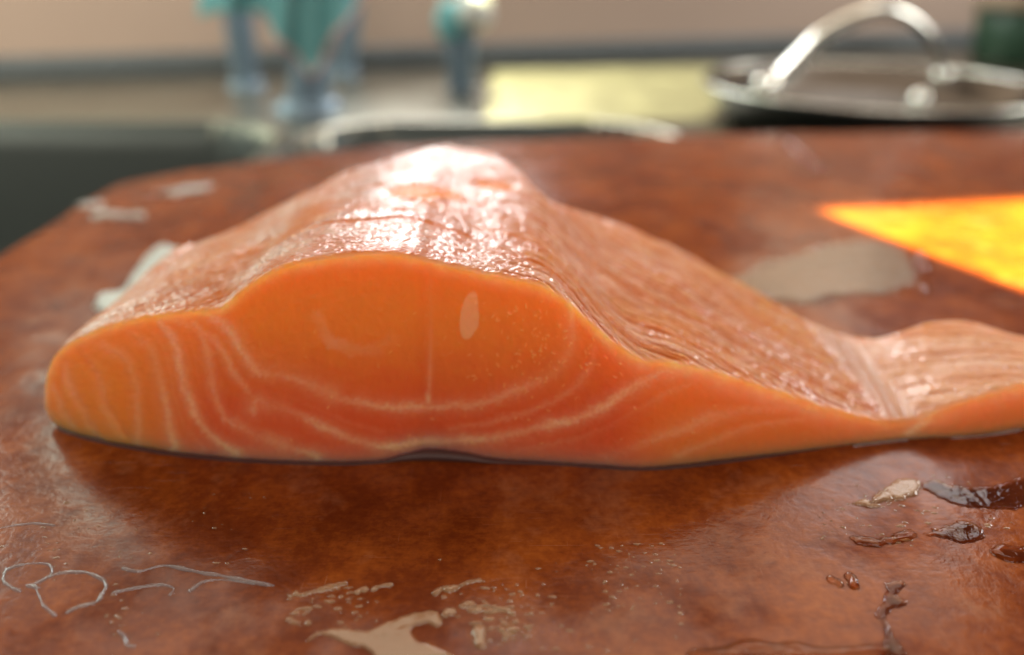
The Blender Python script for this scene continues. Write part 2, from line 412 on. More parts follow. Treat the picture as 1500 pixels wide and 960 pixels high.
for k in range(NF):
    w = k/(NF-1); P = base+fdir*(hgt[:, None]-re)*w
    bulge = .0011*np.sin(math.pi*w)*np.clip(hgt/.03, .15, 1)
    P = P-np.outer(bulge, bdir); rows.append(P); info.append(('face', w))
p0 = rows[-1]; p2 = topp+bdir*re*1.6; p1 = topp
for k in range(1, NE+1):
    t = k/(NE+1); rows.append((1-t)**2*p0+2*t*(1-t)*p1+t*t*p2); info.append(('edge', t))
L = Cs[:, 4]; L = L*(1+.03*vnoise(np.arange(NU)/40.0, np.zeros(NU), 9))
zt = topp[:, 2]
crestw = np.exp(-((Cs[:, 0]-560)/160)**2)
# farther back the shoulder on the left is filled out
xw = topp[:, 0]; i_a = int(np.argmin(np.abs(Cs[:, 0]-105))); i_b = int(np.argmin(np.abs(Cs[:, 0]-500)))
zs = zt.copy(); sl_ = slice(i_a, i_b+1); tt = (xw[sl_]-xw[i_a])/(xw[i_b]-xw[i_a])
zs[sl_] = zt[i_a]+(zt[i_b]-zt[i_a])*(tt*.86+.14*np.sin(tt*math.pi*.5)); kk = np.exp(-(np.arange(-60, 61)/26.)**2); kk /= kk.sum()
zs[60:-60] = np.convolve(zs, kk, 'valid')
# the crown of the piece sinks a little towards its far end, with the end rounded off
for k in range(NT_):
    v = (k/(NT_-1)); b = re[:, 0]*1.6+(L-re[:, 0]*1.6)*v
    P = topp.copy(); P[:, 1] += b
    rnd = np.clip((v-.93)/.07, 0, 1)
    fall = 1-.12*rnd**2-.06*v*crestw
    bl = sstep(.08, .75, v)
    P[:, 2] = (zt*(1-bl)+zs*bl)*fall; rows.append(P); info.append(('top', v))
Pe = rows[-1]
for k in range(1, NB+1):
    t = k/NB; P = Pe.copy(); P[:, 1] += .004*np.sin(t*math.pi*.5); P[:, 2] = Pe[:, 2]*(1-t)+np.minimum(.0002, base[:, 2])*t; rows.append(P); info.append(('back', t))
for k in range(1, NQ+1):
    t = k/(NQ+1); P = rows[NF+NE+NT_+NB-1]*(1-t)+base*t; P[:, 2] = np.minimum(P[:, 2], .0002) if True else P[:, 2]; rows.append(P); info.append(('under', t))
R = np.stack(rows, 1)                                   # NU x NR x 3
NR = R.shape[1]
# arc length across (a) and along (b), for the muscle texture of the top
a_len = np.r_[0, np.cumsum(np.linalg.norm(np.diff(topp[:, [0, 2]], axis=0), axis=1))]
iT0 = NF+NE; iT1 = NF+NE+NT_
bb = R[:, :, 1]-topp[:, 1:2]; aa = np.repeat(a_len[:, None], NR, 1)
topmask = np.zeros(NR); topmask[iT0:iT1] = 1; topmask[NF:iT0] = np.linspace(.0, 1, NE); topmask[iT1:iT1+NB] = 1
a_crest = np.interp(600, xs_px, a_len); a_r = np.interp(840, xs_px, a_len); a_val = np.interp(1315, xs_px, a_len); a_l = np.interp(340, xs_px, a_len)
right = sstep(a_crest+.008, a_r, aa)*(1-sstep(a_val-.004, a_val+.006, aa)); flap = sstep(a_val-.004, a_val+.006, aa); left = 1-sstep(a_l-.004, a_crest-.012, aa)
crest = np.clip(1-right-left-flap, 0, 1)
wv = .0022*fbm(aa*95, bb*95, 2, 4)
bp = bb+right*.85*(aa-a_r)*(.75+.5*np.clip(bb/.08, 0, 1))-left*.55*(aa-a_l)+flap*.5*(a_val-aa)*-1+wv
def ridged(x, p): 
    u = np.abs(((x/p) % 1)-.5)*2; return u
g1 = ridged(bp, .0046); g2 = ridged(bp+.001*fbm(aa*220, bb*220, 31, 3), .00155)
h = (topmask[None, :])*.00010*fbm(aa*1100, bp*1500, 141, 3)*sstep(0, .002, bb)-right*(.00052*np.exp(-(g1/.22)**2)+.00022*np.exp(-(g2/.35)**2))-left*(.00024*np.exp(-(g2/.30)**2)+.00010*np.exp(-(g1/.2)**2))-flap*.0003*np.exp(-(g1/.3)**2)
h += (right*.00034+left*.00014+crest*.00020+flap*.0003)*fbm(aa*330, bp*620, 41, 4)
# torn cracks over the crown
cr = ridged(bb+.1*(aa-a_crest)+.0030*fbm(aa*60, bb*60, 55, 3), .0085)
crm = sstep(.02, .20, fbm(aa*75, bb*110, 61, 3))*sstep(.012, .02, bb)*(1-sstep(.05, .062, bb))
h -= crest*.0007*crm*np.exp(-(cr/.16)**2)
# two worn hollows near the far end of the crown
for (hx, hy, rx, ry) in ((628, 270, .0105, .0085), (722, 268, .0060, .0055)):
    i0 = int(np.interp(hx+ (hx-750)*.45, xs_px, np.arange(NU))); 
    ac = a_len[i0]; Yc = on_z(hx, hy, topp[i0, 2])[1]-topp[i0, 1]
    q = np.sqrt(((aa-ac)/rx)**2+((bb-Yc)/ry)**2)+.35*fbm(aa*260, bb*160, 71, 3)
    m_ = 1-sstep(.75, 1.0, q); h -= .0006*m_*(topmask[None, :]); crest_h = m_ if hx == 628 else np.maximum(crest_h, m_)
# irregular lie of the flank
lump = .0014*fbm(aa*42, bb*42, 81, 3)*sstep(0, .01, bb)
R[:, :, 2] += (h+lump)*topmask[None, :]*np.clip(R[:, :, 2]/.006, 0, 1)
R[:, iT1:iT1+NB, 2] = np.maximum(R[:, iT1:iT1+NB, 2], -.0002)

# colours of the flesh (muscle, fat seams, a pale oval), with some light painted in
px = np.zeros((NU, NR)); py = np.zeros((NU, NR))
wF = np.array([p if k == 'face' else 1.0 for k, p in info])
px = Cs[:, 2:3]+(Cs[:, 0:1]-Cs[:, 2:3])*wF; py = Cs[:, 3:4]+(Cs[:, 1:2]-Cs[:, 3:4])*wF
mpp = .000143
nx = fbm(px*.045, py*.045, 3, 3); ny = fbm(px*.045, py*.045, 13, 3); jx = vnoise(px*.30, py*.16, 23); jy = vnoise(px*.22, py*.34, 29)
qx = px+5*nx+2.5*jx; qy = py+5*ny+5*jy
lines = [
 ([(303, 450), (336, 471), (355, 499), (373, 522), (387, 531), (420, 534), (457, 550), (495, 569), (537, 578), (583, 585), (625, 585), (669, 583), (708, 578), (748, 562), (788, 546), (819, 522), (835, 494), (838, 462), (832, 436)], 3.2, .62),
 ([(378, 524), (390, 532), (420, 535), (457, 550), (490, 567)], 5.5, .45),
 ([(284, 466), (300, 484), (312, 530), (317, 564), (336, 606), (373, 629), (420, 648), (467, 667)], 3.0, .60),
 ([(345, 612), (373, 629), (420, 647)], 5.5, .35),
 ([(232, 461), (258, 490), (268, 530), (277, 566), (291, 606), (317, 639), (350, 664)], 3.0, .58),
 ([(190, 476), (222, 500), (234, 535), (242, 570), (249, 610), (257, 655)], 3.0, .50),
 ([(255, 458), (300, 478), (326, 500), (348, 536), (372, 566), (384, 576)], 2.6, .42),
 ([(373, 592), (375, 575), (392, 578), (420, 587), (448, 601), (490, 625), (537, 643), (583, 650), (630, 642), (708, 637), (748, 629), (788, 617), (827, 609), (867, 593), (898, 574), (930, 556), (965, 538), (995, 530)], 3.2, .62),
 ([(373, 588), (376, 577), (392, 579), (420, 588)], 5.5, .5),
 ([(150, 496), (184, 512), (200, 545), (205, 595), (203, 650)], 2.8, .36),
 ([(93, 527), (104, 556), (124, 597), (142, 640)], 2.8, .5),
 ([(78, 560), (90, 590), (104, 620)], 2.8, .5),
 ([(891, 669), (930, 649), (966, 633), (1005, 619), (1060, 598), (1129, 589), (1190, 586)], 3.6, .40),
 ([(1331, 633), (1358, 610), (1395, 586)], 3.5, .5),
 ([(120, 500), (142, 530), (152, 565), (162, 605), (176, 640)], 3.0, .26),
 ([(268, 463), (286, 500), (294, 545), (304, 590), (330, 630), (372, 655)], 2.2, .13),
 ([(212, 470), (240, 495), (252, 535), (260, 575), (272, 615), (298, 655)], 2.2, .13),
 ([(325, 470), (352, 520), (366, 548), (385, 562), (420, 566), (470, 588), (520, 612), (560, 622)], 2.0, .13),
 ([(660, 620), (730, 606), (790, 585), (835, 560), (866, 525), (872, 495)], 2.2, .22),
 ([(760, 655), (830, 640), (900, 610), (960, 575), (1010, 552)], 2.2, .20),
 ([(990, 665), (1040, 640), (1110, 618), (1180, 606), (1240, 606)], 2.6, .24),
 ([(630, 384), (632, 450), (631, 520), (629, 578)], 1.0, .34),
]
fat = np.zeros((NU, NR))
feather = .75+.5*vnoise(px*.35, py*.35, 43)
for L_, wd_, s_ in lines:
    Pz = spline(L_, max(24, len(L_)*6))
    if wd_ < 1.5: d = seg_dist(px+1.0*nx, py, Pz)
    else: d = seg_dist(qx, qy, Pz)
    var = np.clip(.85+.9*fbm(px*.012, py*.012, 200+int(L_[0][0]), 2), .3, 1.25)
    if wd_ < 1.5: var = .25+.9*sstep(430, 570, py)
    s_ = min(1, s_*1.25)*var
    fat = np.maximum(fat, .80*s_*np.exp(-(d/(wd_*1.85))**2)*feather+s_*.40*np.exp(-(d/(wd_*4.8))**2))
cres = seg_dist(qx, qy, spline([(466, 448), (472, 466), (482, 480), (504, 492), (532, 497), (556, 494), (576, 482)], 40))
fat = np.maximum(fat, .27*(1+1.2*nx)*np.exp(-(cres/10.)**4)*(1-.6*sstep(500, 575, px)))
ov = np.sqrt(((px-688+(py-451)*.12+2*nx)/15)**2+((py-451)/36)**2)+.12*nx
pale_oval = 1-sstep(.82, 1.0, ov)  # pale upright oval on the face
node = np.exp(-(((px-628)/5)**2+((py-572)/13)**2)); fat = np.maximum(fat, .8*node)
fat = np.maximum(fat, .70*np.exp(-(((px-628)/38)**2+((py-642)/9)**2)))
topd = (py-Cs[:, 1:2])                                   # pixels below the top edge
rimw = 11+12*sstep(820, 960, px)
rim = np.exp(-(topd/rimw)**2)*(.60+.25*sstep(800, 950, px))*(.8+.5*nx)
rim *= np.clip(hgt/.012, .2, 1)[:, None]
tipd = px-np.interp(py, [480, 505, 522, 548, 575, 600, 625, 640], [130, 95, 78, 68, 65, 67, 84, 110])
fat = np.clip(np.maximum(np.maximum(fat, rim), .45*np.exp(-(tipd/11.0)**2)*(py > 478)), 0, 1)
isf = np.array([1.0 if k in ('face', 'edge') else 0.0 for k, p in info])[None, :]
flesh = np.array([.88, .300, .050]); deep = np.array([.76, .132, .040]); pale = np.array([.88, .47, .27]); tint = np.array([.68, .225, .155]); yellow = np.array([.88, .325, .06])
mixd = sstep(430, 610, py+18*nx)[..., None]  # downward gradient paints the glow of light coming through from the top
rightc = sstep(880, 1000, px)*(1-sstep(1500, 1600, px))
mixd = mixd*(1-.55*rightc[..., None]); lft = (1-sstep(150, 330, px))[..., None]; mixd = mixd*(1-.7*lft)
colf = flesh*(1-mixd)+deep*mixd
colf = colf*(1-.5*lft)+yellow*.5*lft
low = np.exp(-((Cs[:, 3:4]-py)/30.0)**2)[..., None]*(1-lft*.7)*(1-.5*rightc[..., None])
colf = colf*(1-.65*low)+tint*.65*low  # pinkish foot paints the reflection of the board
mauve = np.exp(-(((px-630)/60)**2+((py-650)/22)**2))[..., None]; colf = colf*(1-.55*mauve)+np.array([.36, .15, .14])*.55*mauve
streak = 1+.03*fbm(px*.10, py*.03, 91, 4)[..., None]; colf = colf*streak
colf = colf*(1-fat[..., None])+pale*fat[..., None]
colf = colf*(1-.80*pale_oval[..., None])+np.array([.88, .48, .24])*.80*pale_oval[..., None]
# small glints of moisture, painted as pale flecks over the right of the face
rng = np.random.default_rng(4); fl = np.zeros((NU, NR))
for _ in range(190):
    if rng.random() < .8: cx, cy = rng.normal(800, 70), rng.normal(495, 42)
    else: cx, cy = rng.uniform(420, 1150), rng.uniform(400, 650)
    i0 = int(np.interp(cx, xs_px, np.arange(NU))); sl = slice(max(0, i0-8), i0+9); an = rng.uniform(0, 3.14); ln = rng.uniform(.8, 2.4)
    s_ = [(cx-ln*math.cos(an), cy-ln*math.sin(an)), (cx, cy+rng.uniform(-1, 1)), (cx+ln*math.cos(an), cy+ln*math.sin(an))]
    d = seg_dist(px[sl], py[sl], s_); fl[sl] = np.maximum(fl[sl], rng.uniform(.25, .9)*np.exp(-(d/1.0)**2))
fl *= isf*(1-sstep(-14, 0, py-Cs[:, 3:4])); fl *= sstep(8, 20, topd)
colf = colf*(1-fl[..., None]*.55)+np.array([.95, .62, .22])*.55*fl[..., None]
# top of the piece
topc = np.array([.40, .098, .018]); topp_ = np.array([.47, .20, .10]); memb = np.array([.46, .25, .165])
band = (np.exp(-(g1/.30)**2))[..., None]*right[..., None]
colt = topc*np.ones((NU, NR, 1)); 
bands = sstep(.25, .75, ridged(bp, .0120)+.30*fbm(aa*120, bb*120, 101, 3))[..., None]
colt = colt*(1-.55*bands*(right+flap)[..., None])+topp_*.55*bands*(right+flap)[..., None]
mm = sstep(-.15, .35, fbm(aa*130, bp*190, 111, 4)); mm = mm*(crest*.85+left*.65+right*.25+flap*.4)
colt = colt*(1-.6*mm[..., None])+memb*.6*mm[..., None]
colt = colt*(1-crest_h[..., None]*.9)+np.array([.62, .17, .025])*.9*crest_h[..., None]
colt = colt*(1-.45*(crest*crm*np.exp(-(cr/.2)**2))[..., None])+np.array([.78, .26, .08])*.45*(crest*crm*np.exp(-(cr/.2)**2))[..., None]
colt = colt*(1-.40*flap[..., None])+np.array([.58, .36, .22])*.40*flap[..., None]
tm = topmask[None, :, None]
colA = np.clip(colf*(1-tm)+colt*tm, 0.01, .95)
# raised seams of fat on the cut face
lobes = np.zeros((NU, NR))
for L_ in ([(93, 527), (104, 556), (124, 597), (142, 640)], [(78, 560), (90, 590), (104, 620)], [(82, 520), (92, 545), (88, 575), (98, 610)], [(110, 508), (140, 540), (160, 590), (185, 640)]):
    lobes = np.maximum(lobes, np.exp(-(seg_dist(qx, qy, spline(L_, 30))/6.0)**2))
R[:, :, 1] += isf*lobes*.0003
R[:, :, 1] -= (isf*(fat*.00016+fl*.00022+.00012*fbm(px*.12, py*.12, 121, 3)))
F = grid_faces(NU, NR, True)
V = R.reshape(-1, 3)
# close both ends with fans
nV = len(V); c0 = R[0].mean(0); c1 = R[-1].mean(0)
me = np_mesh("flesh", np.vstack([V, c0, c1]), np.vstack([F,
      [(nV, j, (j+1) % NR, (j+1) % NR) for j in range(0)] if False else np.zeros((0, 4), int)]))
bmt = bmesh.new(); bmt.from_mesh(me); bmt.verts.ensure_lookup_table()
try:
    bmt.faces.new([bmt.verts[j] for j in range(NR)][::1]); bmt.faces.new([bmt.verts[(NU-1)*NR+j] for j in range(NR)][::-1])
except ValueError: pass
bmt.verts.ensure_lookup_table()
bmesh.ops.delete(bmt, geom=[bmt.verts[nV], bmt.verts[nV+1]], context='VERTS')
bmesh.ops.recalc_face_normals(bmt, faces=bmt.faces[:]); bmt.to_mesh(me); bmt.free()
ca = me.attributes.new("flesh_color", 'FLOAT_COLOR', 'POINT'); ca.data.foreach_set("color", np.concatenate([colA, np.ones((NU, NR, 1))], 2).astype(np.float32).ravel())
ta = me.attributes.new("top_side", 'FLOAT', 'POINT'); ta.data.foreach_set("value", np.broadcast_to(topmask[None, :], (NU, NR)).astype(np.float32).ravel().copy())
fa = me.attributes.new("fat", 'FLOAT', 'POINT'); fa.data.foreach_set("value", (fat*isf).astype(np.float32).ravel())
gl = topmask[None, :]*(1-.92*crest_h)*(1-.85*crest*crm*np.exp(-(cr/.22)**2))*np.clip(.62+.9*fbm(aa*85, bp*120, 151, 3), .12, 1)
ga = me.attributes.new("gloss", 'FLOAT', 'POINT'); ga.data.foreach_set("value", gl.astype(np.float32).ravel())
fv = np.stack([aa*820, bp*1250, np.zeros_like(aa)], -1)
fb = me.attributes.new("fibre", 'FLOAT_VECTOR', 'POINT'); fb.data.foreach_set("vector", fv.astype(np.float32).ravel())
fillet = thing("salmon_fillet", "raw orange salmon fillet with pale fat seams, lying on the wet board", "salmon fillet")
link("flesh", me, M_flesh, fillet)

# dark skin showing under the middle of the cut face, and along the foot
def ribbon(name, pts, hts, depth, mat, parent):
    """a thin strip following a foot line: front wall with a rounded top"""
    P = spline(np.c_[np.array([on_z(x, y) for x, y in pts]), np.array(hts)*1000], 160); H = P[:, 3]/1000; P = P[:, :3]
    V = []
    for s_, z_ in ((0, -.0001), (-.0004, .35), (-.0003, .8), (.0005, 1.0), (depth, 1.0), (depth, -.0001)):
        Q = P.copy(); Q[:, 1] += s_; Q[:, 2] = H*z_ if z_ > 0 else z_; V.append(Q)
    V = np.stack(V, 1).reshape(-1, 3)
    return link(name, np_mesh(name, V, grid_faces(160, 6)), mat, parent)
ribbon("skin", [(85, 629), (120, 641), (200, 659), (300, 672), (400, 678.5), (500, 681), (560, 678), (592, 676), (632, 675), (684, 677), (728, 678.5), (820, 681), (920, 688), (1000, 685), (1100, 672.5), (1200, 657.5)],
       [.0001, .00015, .0002, .00015, .0002, .0002, .0004, .0014, .0018, .0014, .0004, .0002, .0002, .0003, .0002, .0001], .010, M_skin, fillet)

# ------------------------------------------------------------------ water on the board
def water(name, outline, h, mat, label, group=None, res=None, warp=0, closed=True, width=None, seed=0, holes=0, meniscus=0, z0=0.0, cat=None):
    """a puddle from an outline on the board (or a bead along a line when width is given); height follows the distance to its edge"""
    P = np.array([on_z(x, y)[:2] for x, y in outline])
    if width is None: P = spline(np.vstack([P, P[:1]]), max(40, len(P)*8))[:-1]
    else: P = spline(P, max(16, len(P)*8)) if len(P) > 2 else P
    pad = (width or 0)*1.6+.0012
    lo = P.min(0)-pad; hi = P.max(0)+pad; sz = max(hi-lo); res = res or max(.00011, sz/260)
    gx = np.arange(lo[0], hi[0]+res, res); gy = np.arange(lo[1], hi[1]+res, res)
    X, Y = np.meshgrid(gx, gy, indexing='ij')
    wx = warp*fbm(X*700, Y*700, seed, 4); wy = warp*fbm(X*700, Y*700, seed+7, 4)
    if width is None:
        d = seg_dist(X+wx, Y+wy, np.vstack([P, P[:1]])); d = np.where(inside(X+wx, Y+wy, P), d, -d)
    else:
        d = width*np.maximum(.42, .72+1.25*fbm(X*300, Y*300, seed+3, 2))-seg_dist(X+wx, Y+wy, P)
    if holes: d = d-holes*np.maximum(0, fbm(X*520, Y*520, seed+11, 4)-.02)
    e = max(h*2.2, .0004)
    t = np.clip(d/e, -1, 1)
    Z = np.where(t > 0, h*np.sqrt(np.maximum(0, 1-(1-t)**2)), t*h*1.5)
    if meniscus: Z += np.where(d > 0, meniscus*np.exp(-((d-e)/(e*.8))**2), 0)
    Z += np.where(d > e, .00002*fbm(X*900, Y*900, seed+20, 3), 0)
    keep = d > -res*2.2
    Fq = grid_faces(len(gx), len(gy)); ok = keep.reshape(-1)[Fq].all(1) & (d.reshape(-1)[Fq].max(1) > 0); Fq = Fq[ok]
    if not len(Fq): return None
    used, inv = np.unique(Fq, return_inverse=True)
    V = np.stack([X, Y, np.maximum(Z, -.0004)+z0], -1).reshape(-1, 3)[used]
    o = link(name, np_mesh(name, V, inv.reshape(-1, 4)), mat)
    return tag(o, label, cat or ("puddle" if width is None else "water streak"), group)

PG = "spilled water on the board"
water("water_puddle", [(446, 942), (470, 925), (505, 922), (540, 924), (575, 908), (610, 898), (640, 897), (648, 910), (640, 920), (622, 914), (600, 924), (612, 938), (640, 948), (662, 965), (560, 970), (540, 952), (505, 943), (475, 930)],
      .00028, M_cream, "large cream coloured puddle at the bottom edge of the board", PG, warp=.0004, seed=5)
beads = [((640, 868), (655, 862), .0009), ((657, 862), (668, 860), .0010), ((676, 858), (702, 851), .0011), ((648, 876), (652, 875), .0006), ((652, 900), (662, 897), .0009),
         ((674, 889), (690, 886), .0009), ((710, 886), (714, 886), .0007), ((697, 895), (701, 894), .0006), ((548, 862), (570, 858), .0007), ((524, 868), (534, 863), .0006), ((508, 870), (516, 868), .0005),
         ((445, 873), (470, 864), .0011), ((470, 864), (486, 862), .0009), ((488, 860), (505, 854), .0007), ((445, 900), (452, 896), .0008), ((700, 925), (705, 945), .0016)]
k_ = ["pale bead of water left of the pair above the cream puddle", "round pale bead of water just left of the longest bead above the cream puddle", "longest pale bead of water above the cream puddle", "tiny pale bead below the beads above the cream puddle",
      "fat pale bead at the right tip of the cream puddle", "wide pale bead right of the cream puddle's tip", "small pale bead farthest right by the cream puddle", "tiny pale bead between two beads right of the cream puddle",
      "long pale bead on the line of drops under the salmon's middle", "short pale bead with a dark hole on the line of drops", "smallest pale bead on the line of drops, near its left end",
      "wide pale smear at the left end of the line of drops", "pale smear joined to the left end of the line of drops", "thin pale smear climbing right on the line of drops", "grey bead beside the left end of the cream puddle", "pale ragged blot right of the cream puddle"]
for (a_, b_, w0), lb in zip(beads, k_):
    mid = ((a_[0]+b_[0])/2, (a_[1]+b_[1])/2-1.2)
    water("water_drop", [a_, mid, b_], w0*.42, M_cream, lb, PG, width=w0*.8, warp=.0003, seed=int(a_[0]), cat="water drop")
water("water_ring", [(4, 850), (10, 836), (30, 828), (55, 825), (74, 829), (76, 840), (66, 848), (50, 856), (40, 858), (56, 862)], 0.00022, M_glintwater, "thin clear ring of water at the far left edge of the board", PG, width=0.00033, warp=.0002, seed=3, cat="water ring")
water("water_ring", [(10, 832), (4, 848), (12, 858), (28, 866)], 0.00022, M_glintwater, "short curved water line left of the two rings", PG, width=0.00033, warp=.0002, seed=8, cat="water ring")
water("water_ring", [(74, 845), (86, 840), (108, 838), (128, 839), (148, 848), (155, 858), (150, 870), (142, 882), (128, 886), (112, 890), (98, 898)], 0.00022, M_glintwater, "open clear ring of water right of the smaller ring at the left", PG, width=0.00033, warp=.0002, seed=13, cat="water ring")
water("water_ring", [(52, 858), (56, 872), (62, 884), (70, 892), (80, 902)], 0.00025, M_glintwater, "thick water line running down from where the two rings meet", PG, width=0.00033, warp=.0002, seed=15, cat="water ring")
water("water_streak", [(-4, 775), (20, 770), (45, 767), (62, 768), (78, 770)], 0.00022, M_glintwater, "thin water streak at the left edge above the rings", PG, width=0.00033, seed=21)
water("water_streak", [(168, 868), (200, 861), (235, 857), (254, 862), (248, 873)], 0.00028, M_glintwater, "hooked water streak right of the rings", PG, width=0.00033, seed=22)
water("water_streak", [(180, 833), (205, 837), (240, 829), (280, 836), (330, 845), (375, 854), (400, 858)], 0.00039, M_glintwater, "long raised water streak below the left half of the salmon", PG, width=0.00044, seed=23)
water("water_streak", [(278, 866), (300, 852), (330, 850), (372, 856)], 0.00033, M_glintwater, "second water streak under the long raised one", PG, width=0.00033, seed=24)
water("water_streak", [(175, 925), (184, 935), (186, 945), (196, 948)], 0.00022, M_glintwater, "small hooked water streak near the bottom left corner", PG, width=0.00033, seed=25)
water("water_streak", [(1395, 642), (1440, 639), (1494, 630)], .0005, M_glintwater, "bright wet line along the foot of the fillet under its right flap", PG, width=.00035, seed=26)
water("water_streak", [(1252, 654), (1290, 649), (1328, 645)], .0005, M_glintwater, "short bright wet line at the foot of the fillet left of its right flap", PG, width=.00032, seed=27)
water("water_puddle", [(1062, 948), (1080, 941), (1108, 939), (1135, 944), (1160, 941), (1190, 948), (1230, 950), (1262, 946), (1296, 944), (1300, 962), (1200, 975), (1060, 975), (1020, 968), (1005, 955), (1030, 952)],
      .0007, M_water, "long bright edged puddle along the bottom right of the board", PG, warp=.0003, seed=31, meniscus=.0003)
water("water_puddle", [(1296, 856), (1318, 850), (1326, 858), (1312, 872), (1330, 882), (1310, 894), (1296, 902), (1306, 924), (1314, 940), (1328, 962), (1290, 962), (1296, 940), (1292, 915), (1280, 902), (1292, 884), (1300, 868)],
      .00028, M_water, "narrow dark runnel of water climbing from the bottom puddle", PG, warp=.0006, seed=32)
water("water_puddle", [(1352, 782), (1375, 774), (1400, 764), (1420, 766), (1440, 776), (1436, 790), (1410, 796), (1380, 790)], .00028, M_water, "dark oily puddle at the right of the board foreground", PG, warp=.0008, seed=33)
water("water_puddle", [(1340, 708), (1370, 705), (1420, 716), (1470, 708), (1505, 700), (1505, 742), (1460, 746), (1420, 744), (1380, 732)], .00025, M_water, "wide shallow puddle in front of the fillet's right flap", PG, warp=.0009, seed=34)
water("water_puddle", [(1448, 806), (1466, 797), (1490, 802), (1520, 800), (1520, 822), (1480, 824), (1462, 818)], .0005, M_water, "domed puddle cut by the right edge of the picture", PG, warp=.0002, seed=35)
water("water_puddle", [(1246, 788), (1262, 786), (1290, 790), (1312, 782), (1330, 776), (1346, 786), (1320, 796), (1280, 800), (1256, 797)], .00035, M_water, "thin bright rimmed puddle with a curled edge, middle right", PG, warp=.0007, seed=36, meniscus=.0002)
water("water_drop", [(1218, 850), (1226, 853), (1230, 857)], .0009, M_water, "left one of two clear drops on the board at the right", PG, width=.0008, seed=37, cat="water drop")
water("water_drop", [(1245, 845), (1252, 851), (1250, 860), (1256, 860)], .0010, M_water, "right one of two clear drops on the board at the right", PG, width=.0008, seed=38, cat="water drop")
water("water_crust", [(1250, 738), (1275, 728), (1300, 712), (1325, 702), (1345, 706), (1350, 720), (1325, 732), (1300, 735), (1278, 745)], .0005, M_cream, "grey crusted splash of fish fat in front of the fillet's right side", PG, warp=.0007, holes=.0018, seed=39, cat="splash")
# farther puddles, out of focus
water("water_puddle", [(1040, 415), (1090, 402), (1120, 384), (1150, 380), (1200, 362), (1260, 352), (1310, 362), (1335, 385), (1338, 415), (1300, 432), (1230, 436), (1190, 446), (1130, 440)], .0006, M_tanglare, "broad tan puddle behind the fillet beside the sunlit patch", PG, warp=.0030, holes=.005, seed=41)
water("water_drop", [(1346, 378), (1350, 398)], .0028, M_water, "bright blurred drop next to the sunlit patch", PG, width=.0022, seed=42, cat="water drop")
water("water_drop", [(1350, 418), (1358, 430)], .0018, M_water, "dim drop under the bright drop by the sunlit patch", PG, width=.0014, seed=43, cat="water drop")
water("water_drop", [(1210, 440), (1218, 446)], .0018, M_water, "blurred drop at the near edge of the tan puddle", PG, width=.0015, seed=46, cat="water drop")
water("water_drop", [(1155, 210), (1172, 226), (1205, 250)], .0030, M_water, "pale blurred streak of water at the back of the board", PG, width=.0026, seed=44, cat="water drop")
for q, (a_, b_, w0, lb) in enumerate([((150, 316), (205, 318), .004, "pale wet blotch at the left edge of the board behind the fillet"), ((218, 288), (240, 284), .0035, "brightest wet drop near the left edge of the board"),
        ((250, 284), (300, 276), .004, "pale wet smear right of the brightest drop at the board's left edge"), ((128, 302), (146, 300), .0028, "wet drop on the very left rim of the board")]):
    water("water_drop", [a_, b_], .0016, M_glare if q != 1 else M_water, lb, PG, width=w0, warp=.001, seed=50+q, cat="water drop")
water("glare_patch", [(138, 452), (148, 432), (178, 428), (196, 402), (216, 376), (238, 360), (262, 366), (320, 368), (300, 400), (240, 440), (190, 462), (160, 462)], .0016, M_glare, "shiny white scrap of fish membrane by the fillet's left side", None, warp=.0012, seed=61, cat="membrane")

# fine spatter: nobody could count it
def spatter():
    rng = np.random.default_rng(12); Vs = []; Fs = []; n0 = 0
    regs = [(700, 780, 860, 940, 130, .6), (850, 1000, 790, 900, 170, .5), (1200, 1350, 705, 800, 120, .5), (420, 560, 860, 920, 130, .6), (150, 240, 800, 960, 60, .5), (690, 760, 880, 955, 60, .9), (60, 120, 735, 850, 40, .5),
            (0, 400, 720, 830, 60, .4), (1340, 1500, 690, 780, 60, .5), (640, 1000, 820, 960, 110, .5)]
    for x0, x1, y0, y1, n, s_ in regs:
        for _ in range(int(n*.45)):
            c = on_z(rng.uniform(x0, x1), rng.uniform(y0, y1)); r = s_*rng.uniform(.00015, .0008)
            a = np.linspace(0, 2*math.pi, 8, endpoint=False); rr = r*(1+.4*rng.uniform(-1, 1, 8)); el = rng.uniform(.5, 2.2)
            ring0 = np.c_[c[0]+rr*np.cos(a)*el, c[1]+rr*np.sin(a), np.full(8, -.00002)]; ring1 = np.c_[c[0]+.6*rr*np.cos(a)*el, c[1]+.6*rr*np.sin(a), np.full(8, r*.33)]
            V = np.vstack([ring0, ring1, [c[0], c[1], r*.42]]); Vs.append(V)
            j = np.arange(8); j2 = (j+1) % 8
            Fs.append(np.vstack([np.c_[j, j2, j2+8], np.c_[j, j2+8, j+8], np.c_[j+8, j2+8, np.full(8, 16)]])+n0); n0 += 17
    o = link("water_spatter", np_mesh("water_spatter", np.vstack(Vs), np.vstack(Fs)), M_cream); tag(o, "fine spatter of water specks scattered over the board foreground", None, None, "stuff")
spatter()

